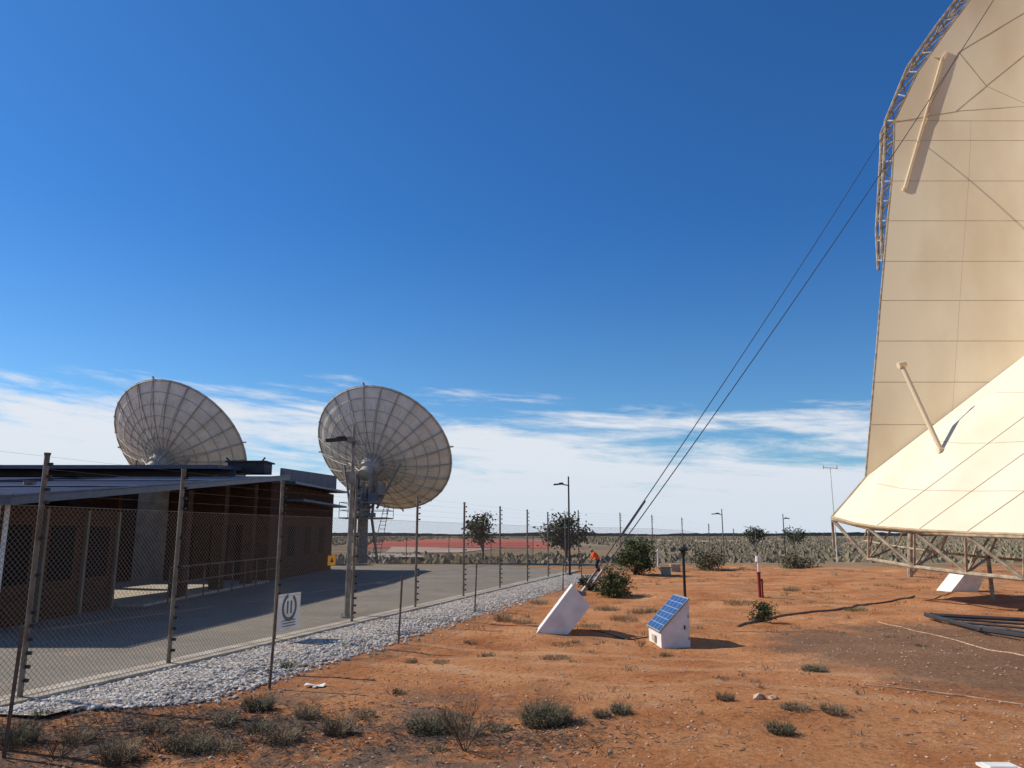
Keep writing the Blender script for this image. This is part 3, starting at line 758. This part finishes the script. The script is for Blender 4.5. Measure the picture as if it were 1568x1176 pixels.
b=G(531,946); E=lamp('street_lamp',b,4.75,-.42,.07)
m2=MB(); t=b+Vector((0,0,4.35)); m2.box(t+Vector((-.02,-.12,0)),(.18,.16,.14)); m2.box(t+Vector((.14,-.1,-.08)),(.1,.2,.1)); m2.box(b+Vector((0,-.1,3.4)),(.2,.12,.3)); m2.build('security_camera',['galv'],E)
b=gy((870-784)/1184*39,39); lamp('street_lamp',b,4.85,-.5,.06,'dark',.5)
b=gy((1101-784)/1184*62,62); lamp('street_lamp',b,4.3,-.5,.06,'galv',.6)
b=gy((1193-784)/1184*70,70); lamp('street_lamp',b,4.6,.35,.06,'dark',.4)
b=gy((1270-784)/1184*60,60); E=empty('weather_mast'); mb=MB(); mb.bar(b,b+Vector((0,0,7.3)),.05,0,6,.03); mb.bar(b+Vector((-.6,0,7.3)),b+Vector((.6,0,7.25)),.03)
for s in(-.55,.5): mb.bar(b+Vector((s,0,7.2)),b+Vector((s,0,7.5)),.06)
mb.build('mast',['white'],E)
b=G(1049,915); E=empty('bollard_light'); mb=MB(); mb.bar(b,b+Vector((0,0,1.55)),.045,0,8); mb.bar(b+Vector((0,0,1.5)),b+Vector((0,0,1.56)),.13,0,14,.16); mb.bar(b+Vector((0,0,1.56)),b+Vector((0,0,1.64)),.17,0,14,.06); mb.bar(b+Vector((0,0,1.35)),b+Vector((0,0,1.5)),.07,0,10); mb.build('lamp',['black'],E)
b=G(1164,915); E=empty('red_marker_post'); mb=MB(); mb.bar(b,b+Vector((0,0,.8)),.05,0,10); mb.bar(b+Vector((.09,0,0)),b+Vector((.09,0,.55)),.025,0,8); mb.box(b+Vector((.04,0,.56)),(.15,.05,.04)); mb.bar(b+Vector((0,0,.75)),b+Vector((0,0,.79)),.07,0,10); mb.bar(b+Vector((.03,.1,.0)),b+Vector((.03,.1,1.2)),.03,1,8); mb.bar(b+Vector((.03,.1,1.12)),b+Vector((.03,.1,1.3)),.09,1,10,.075); mb.build('post',['red','white'],E)
b=G(1008,868); E=empty('white_marker_post'); mb=MB(); mb.bar(b,b+Vector((0,0,1.0)),.06,0,8); mb.bar(b+Vector((0,0,1)),b+Vector((0,0,1.07)),.08,0,8,.03); mb.build('post',['white'],E)
for u,v in((1020,880),(1035,876)):
    b=G(u,v); E=empty('utility_box'); mb=MB(); mb.b2(b+Vector((-.25,0,0)),b+Vector((.25,.3,.35))); mb.b2(b+Vector((-.28,-.03,.35)),b+Vector((.28,.33,.4))); mb.build('box',['concrete'],E)
def pipe(name,uv,r,mk):
    mb=MB(); pts=resample([G(u,v,r*.5) for u,v in uv],.4); pts=[Vector((p.x,p.y,gz(p.x,p.y)+r*.6)) for p in pts]; mb.line(pts,r,0,6); mb.build(name,[mk])
pipe('ground_pipe',[(1130,958),(1200,943),(1270,936),(1330,926),(1400,915)],.03,'rust')
pipe('ground_cable',[(1325,1049),(1400,1057),(1480,1067),(1568,1080),(1640,1090)],.01,'pebble')
pipe('ground_cable',[(905,965),(960,980),(1005,975)],.01,'black')
pipe('ground_pipe',[(1345,953),(1440,975),(1568,1005),(1640,1020)],.012,'pebble')
E=empty('shadow_standin_frame'); mb=MB()  # added dark bars standing in for shadow strips on the ground
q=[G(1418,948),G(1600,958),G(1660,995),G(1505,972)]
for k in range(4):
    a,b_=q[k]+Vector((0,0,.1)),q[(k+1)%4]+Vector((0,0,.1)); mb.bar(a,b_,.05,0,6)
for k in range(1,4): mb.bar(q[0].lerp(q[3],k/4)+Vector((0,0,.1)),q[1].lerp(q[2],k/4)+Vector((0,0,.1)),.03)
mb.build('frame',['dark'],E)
p=G(482,1052,.02); mb=MB(); 
mb.grid([[p+Vector((-.13+.065*i,.07*j-.07,.015*math.sin(i*1.3+j)+.01)) for i in range(5)] for j in range(3)]); mb.build('scrap_paper',['white'])
p=G(1530,1174,.0); mb=MB(); mb.b2(p+Vector((-.15,-.1,-.03)),p+Vector((.15,.1,.012))); mb.b2(p+Vector((-.12,-.07,.012)),p+Vector((.12,.07,.02))); mb.build('white_cover_slab',['white'])

# ---------------- person
def person(base):
    me=bpy.data.meshes.new('person'); b=Vector(base)
    V=[(0,0,.62),(-.05,0,.8),(-.16,0,.98),(-.24,0,1.06),(-.33,0,1.1),
       (0.02,-.1,.6),(-.12,-.14,.36),(.02,-.13,.06),(-.14,-.13,.03),
       (0.02,.1,.6),(-.05,.16,.34),(.12,.14,.06),(-.04,.14,.03),
       (-.2,-.2,.98),(-.3,-.24,.74),(-.42,-.2,.58),(-.2,.2,.98),(-.3,.24,.76),(-.42,.18,.6),(-.38,0,1.2)]
    Eg=[(0,1),(1,2),(2,3),(3,4),(4,19),(0,5),(5,6),(6,7),(7,8),(0,9),(9,10),(10,11),(11,12),(2,13),(13,14),(14,15),(2,16),(16,17),(17,18)]
    Rr=[.15,.15,.17,.07,.1,.1,.075,.05,.05,.1,.075,.05,.05,.075,.05,.035,.075,.05,.035,.1]
    me.from_pydata([tuple(b+Vector(v)) for v in V],Eg,[]); o=bpy.data.objects.new('worker',me); bpy.context.scene.collection.objects.link(o)
    s=o.modifiers.new('s','SKIN'); 
    for i,r in enumerate(Rr): me.skin_vertices[0].data[i].radius=(r,r)
    me.skin_vertices[0].data[0].use_root=True
    o.modifiers.new('ss','SUBSURF').levels=2
    dg=bpy.context.evaluated_depsgraph_get(); m2=bpy.data.meshes.new_from_object(o.evaluated_get(dg))
    bpy.data.objects.remove(o)
    m2.materials.clear()
    for k in('orange','trouser','skin','white'): m2.materials.append(M[k])
    for p in m2.polygons:
        c=p.center-b; p.use_smooth=True
        p.material_index=1 if c.z<.66 and c.x>-.28 else 0
        if c.x<-.27 and c.z>1.0: p.material_index=3 if c.z>1.2 else 2
        if c.x<-.38 and c.z<.68: p.material_index=2
    E=empty('worker_in_hi_vis'); o=bpy.data.objects.new('body',m2); bpy.context.scene.collection.objects.link(o); o.parent=E
person(gy((912-784)/1184*43,43))

# ---------------- light, sky, camera
EL=math.radians(40); AZ=math.atan2(-.94,.34)
Sd=Vector((math.sin(AZ)*math.cos(EL),math.cos(AZ)*math.cos(EL),math.sin(EL)))
ld=bpy.data.lights.new('sun','SUN'); ld.energy=5.0; ld.angle=math.radians(.5); ld.color=(1,.94,.84)
lo=bpy.data.objects.new('sun',ld); lo.rotation_euler=(-Sd).to_track_quat('-Z','Y').to_euler(); bpy.context.scene.collection.objects.link(lo)
w=bpy.data.worlds.new('World'); bpy.context.scene.world=w; w.use_nodes=True; N=w.node_tree.nodes; L=w.node_tree.links
bg=N['Background']; bg.inputs[1].default_value=.1
sk=N.new('ShaderNodeTexSky'); sk.sky_type='NISHITA'; sk.sun_disc=False; sk.sun_elevation=EL; sk.sun_rotation=AZ; sk.air_density=1.0; sk.dust_density=.3; sk.ozone_density=3
tc=N.new('ShaderNodeTexCoord'); pos=tc.outputs['Generated']
s3=N.new('ShaderNodeSeparateXYZ'); L.new(pos,s3.inputs[0])
az=mm('ARCTAN2',s3.outputs[0],s3.outputs[1]); el=mm('ARCSINE',s3.outputs[2],0)
tint=mix(mrange(el,.05,.42),(.58,.92,1.16),(.27,.69,1.14))
skc=mix(1.0,sk.outputs[0],tint,'MULTIPLY')
cv=N.new('ShaderNodeCombineXYZ'); L.new(mm('MULTIPLY',az,3.2),cv.inputs[0]); L.new(mm('ADD',mm('MULTIPLY',el,22),mm('MULTIPLY',az,1.5)),cv.inputs[1])
def wn(scale,det,ro,offs,dist=0):
    mp=N.new('ShaderNodeMapping'); mp.inputs['Location'].default_value=offs; L.new(cv.outputs[0],mp.inputs[0])
    n=N.new('ShaderNodeTexNoise'); n.inputs['Scale'].default_value=scale; n.inputs['Detail'].default_value=det; n.inputs['Roughness'].default_value=ro; n.inputs['Distortion'].default_value=dist; L.new(mp.outputs[0],n.inputs['Vector']); return n.outputs['Fac']
n1=wn(1.1,12,.62,(3.1,1.7,0),.3); n2=wn(3.2,10,.65,(7,4,0),.5)
cr=N.new('ShaderNodeValToRGB'); e=cr.color_ramp.elements
while len(e)<6: e.new(.5)
for i,(p_,c_) in enumerate(((0,.52),(.05,.43),(.10,.31),(.15,.24),(.19,.1),(.225,.0))): e[i].position=p_; e[i].color=(c_,c_,c_,1)
L.new(el,cr.inputs[0])
sep=N.new('ShaderNodeSeparateColor'); L.new(cr.outputs[0],sep.inputs[0])
cov=mm('ADD',mm('ADD',mm('MULTIPLY',n1,.72),mm('MULTIPLY',n2,.28)),sep.outputs[0]); cov=mm('ADD',cov,mm('MULTIPLY',az,-.09))
mk_=mm('MULTIPLY',mrange(cov,.67,.86),.94)
mk_=mm('MULTIPLY',mk_,mrange(el,.25,.2))
ccol=mix(mrange(el,.0,.14),(6.8,7.5,8.5),(7.9,8.2,8.7))
cl=mix(mk_,skc,ccol)
L.new(cl,bg.inputs[0])

cam=bpy.data.cameras.new('camera'); cam.sensor_width=36; cam.lens=F/1568*36; cam.clip_end=20000; cam.clip_start=.05
co=bpy.data.objects.new('camera',cam); co.location=(0,0,H); co.rotation_euler=(math.pi/2+TH,0,0); bpy.context.scene.collection.objects.link(co)
sc=bpy.context.scene; sc.camera=co
sc.view_settings.view_transform='Standard'; sc.view_settings.look='None'; sc.view_settings.exposure=0
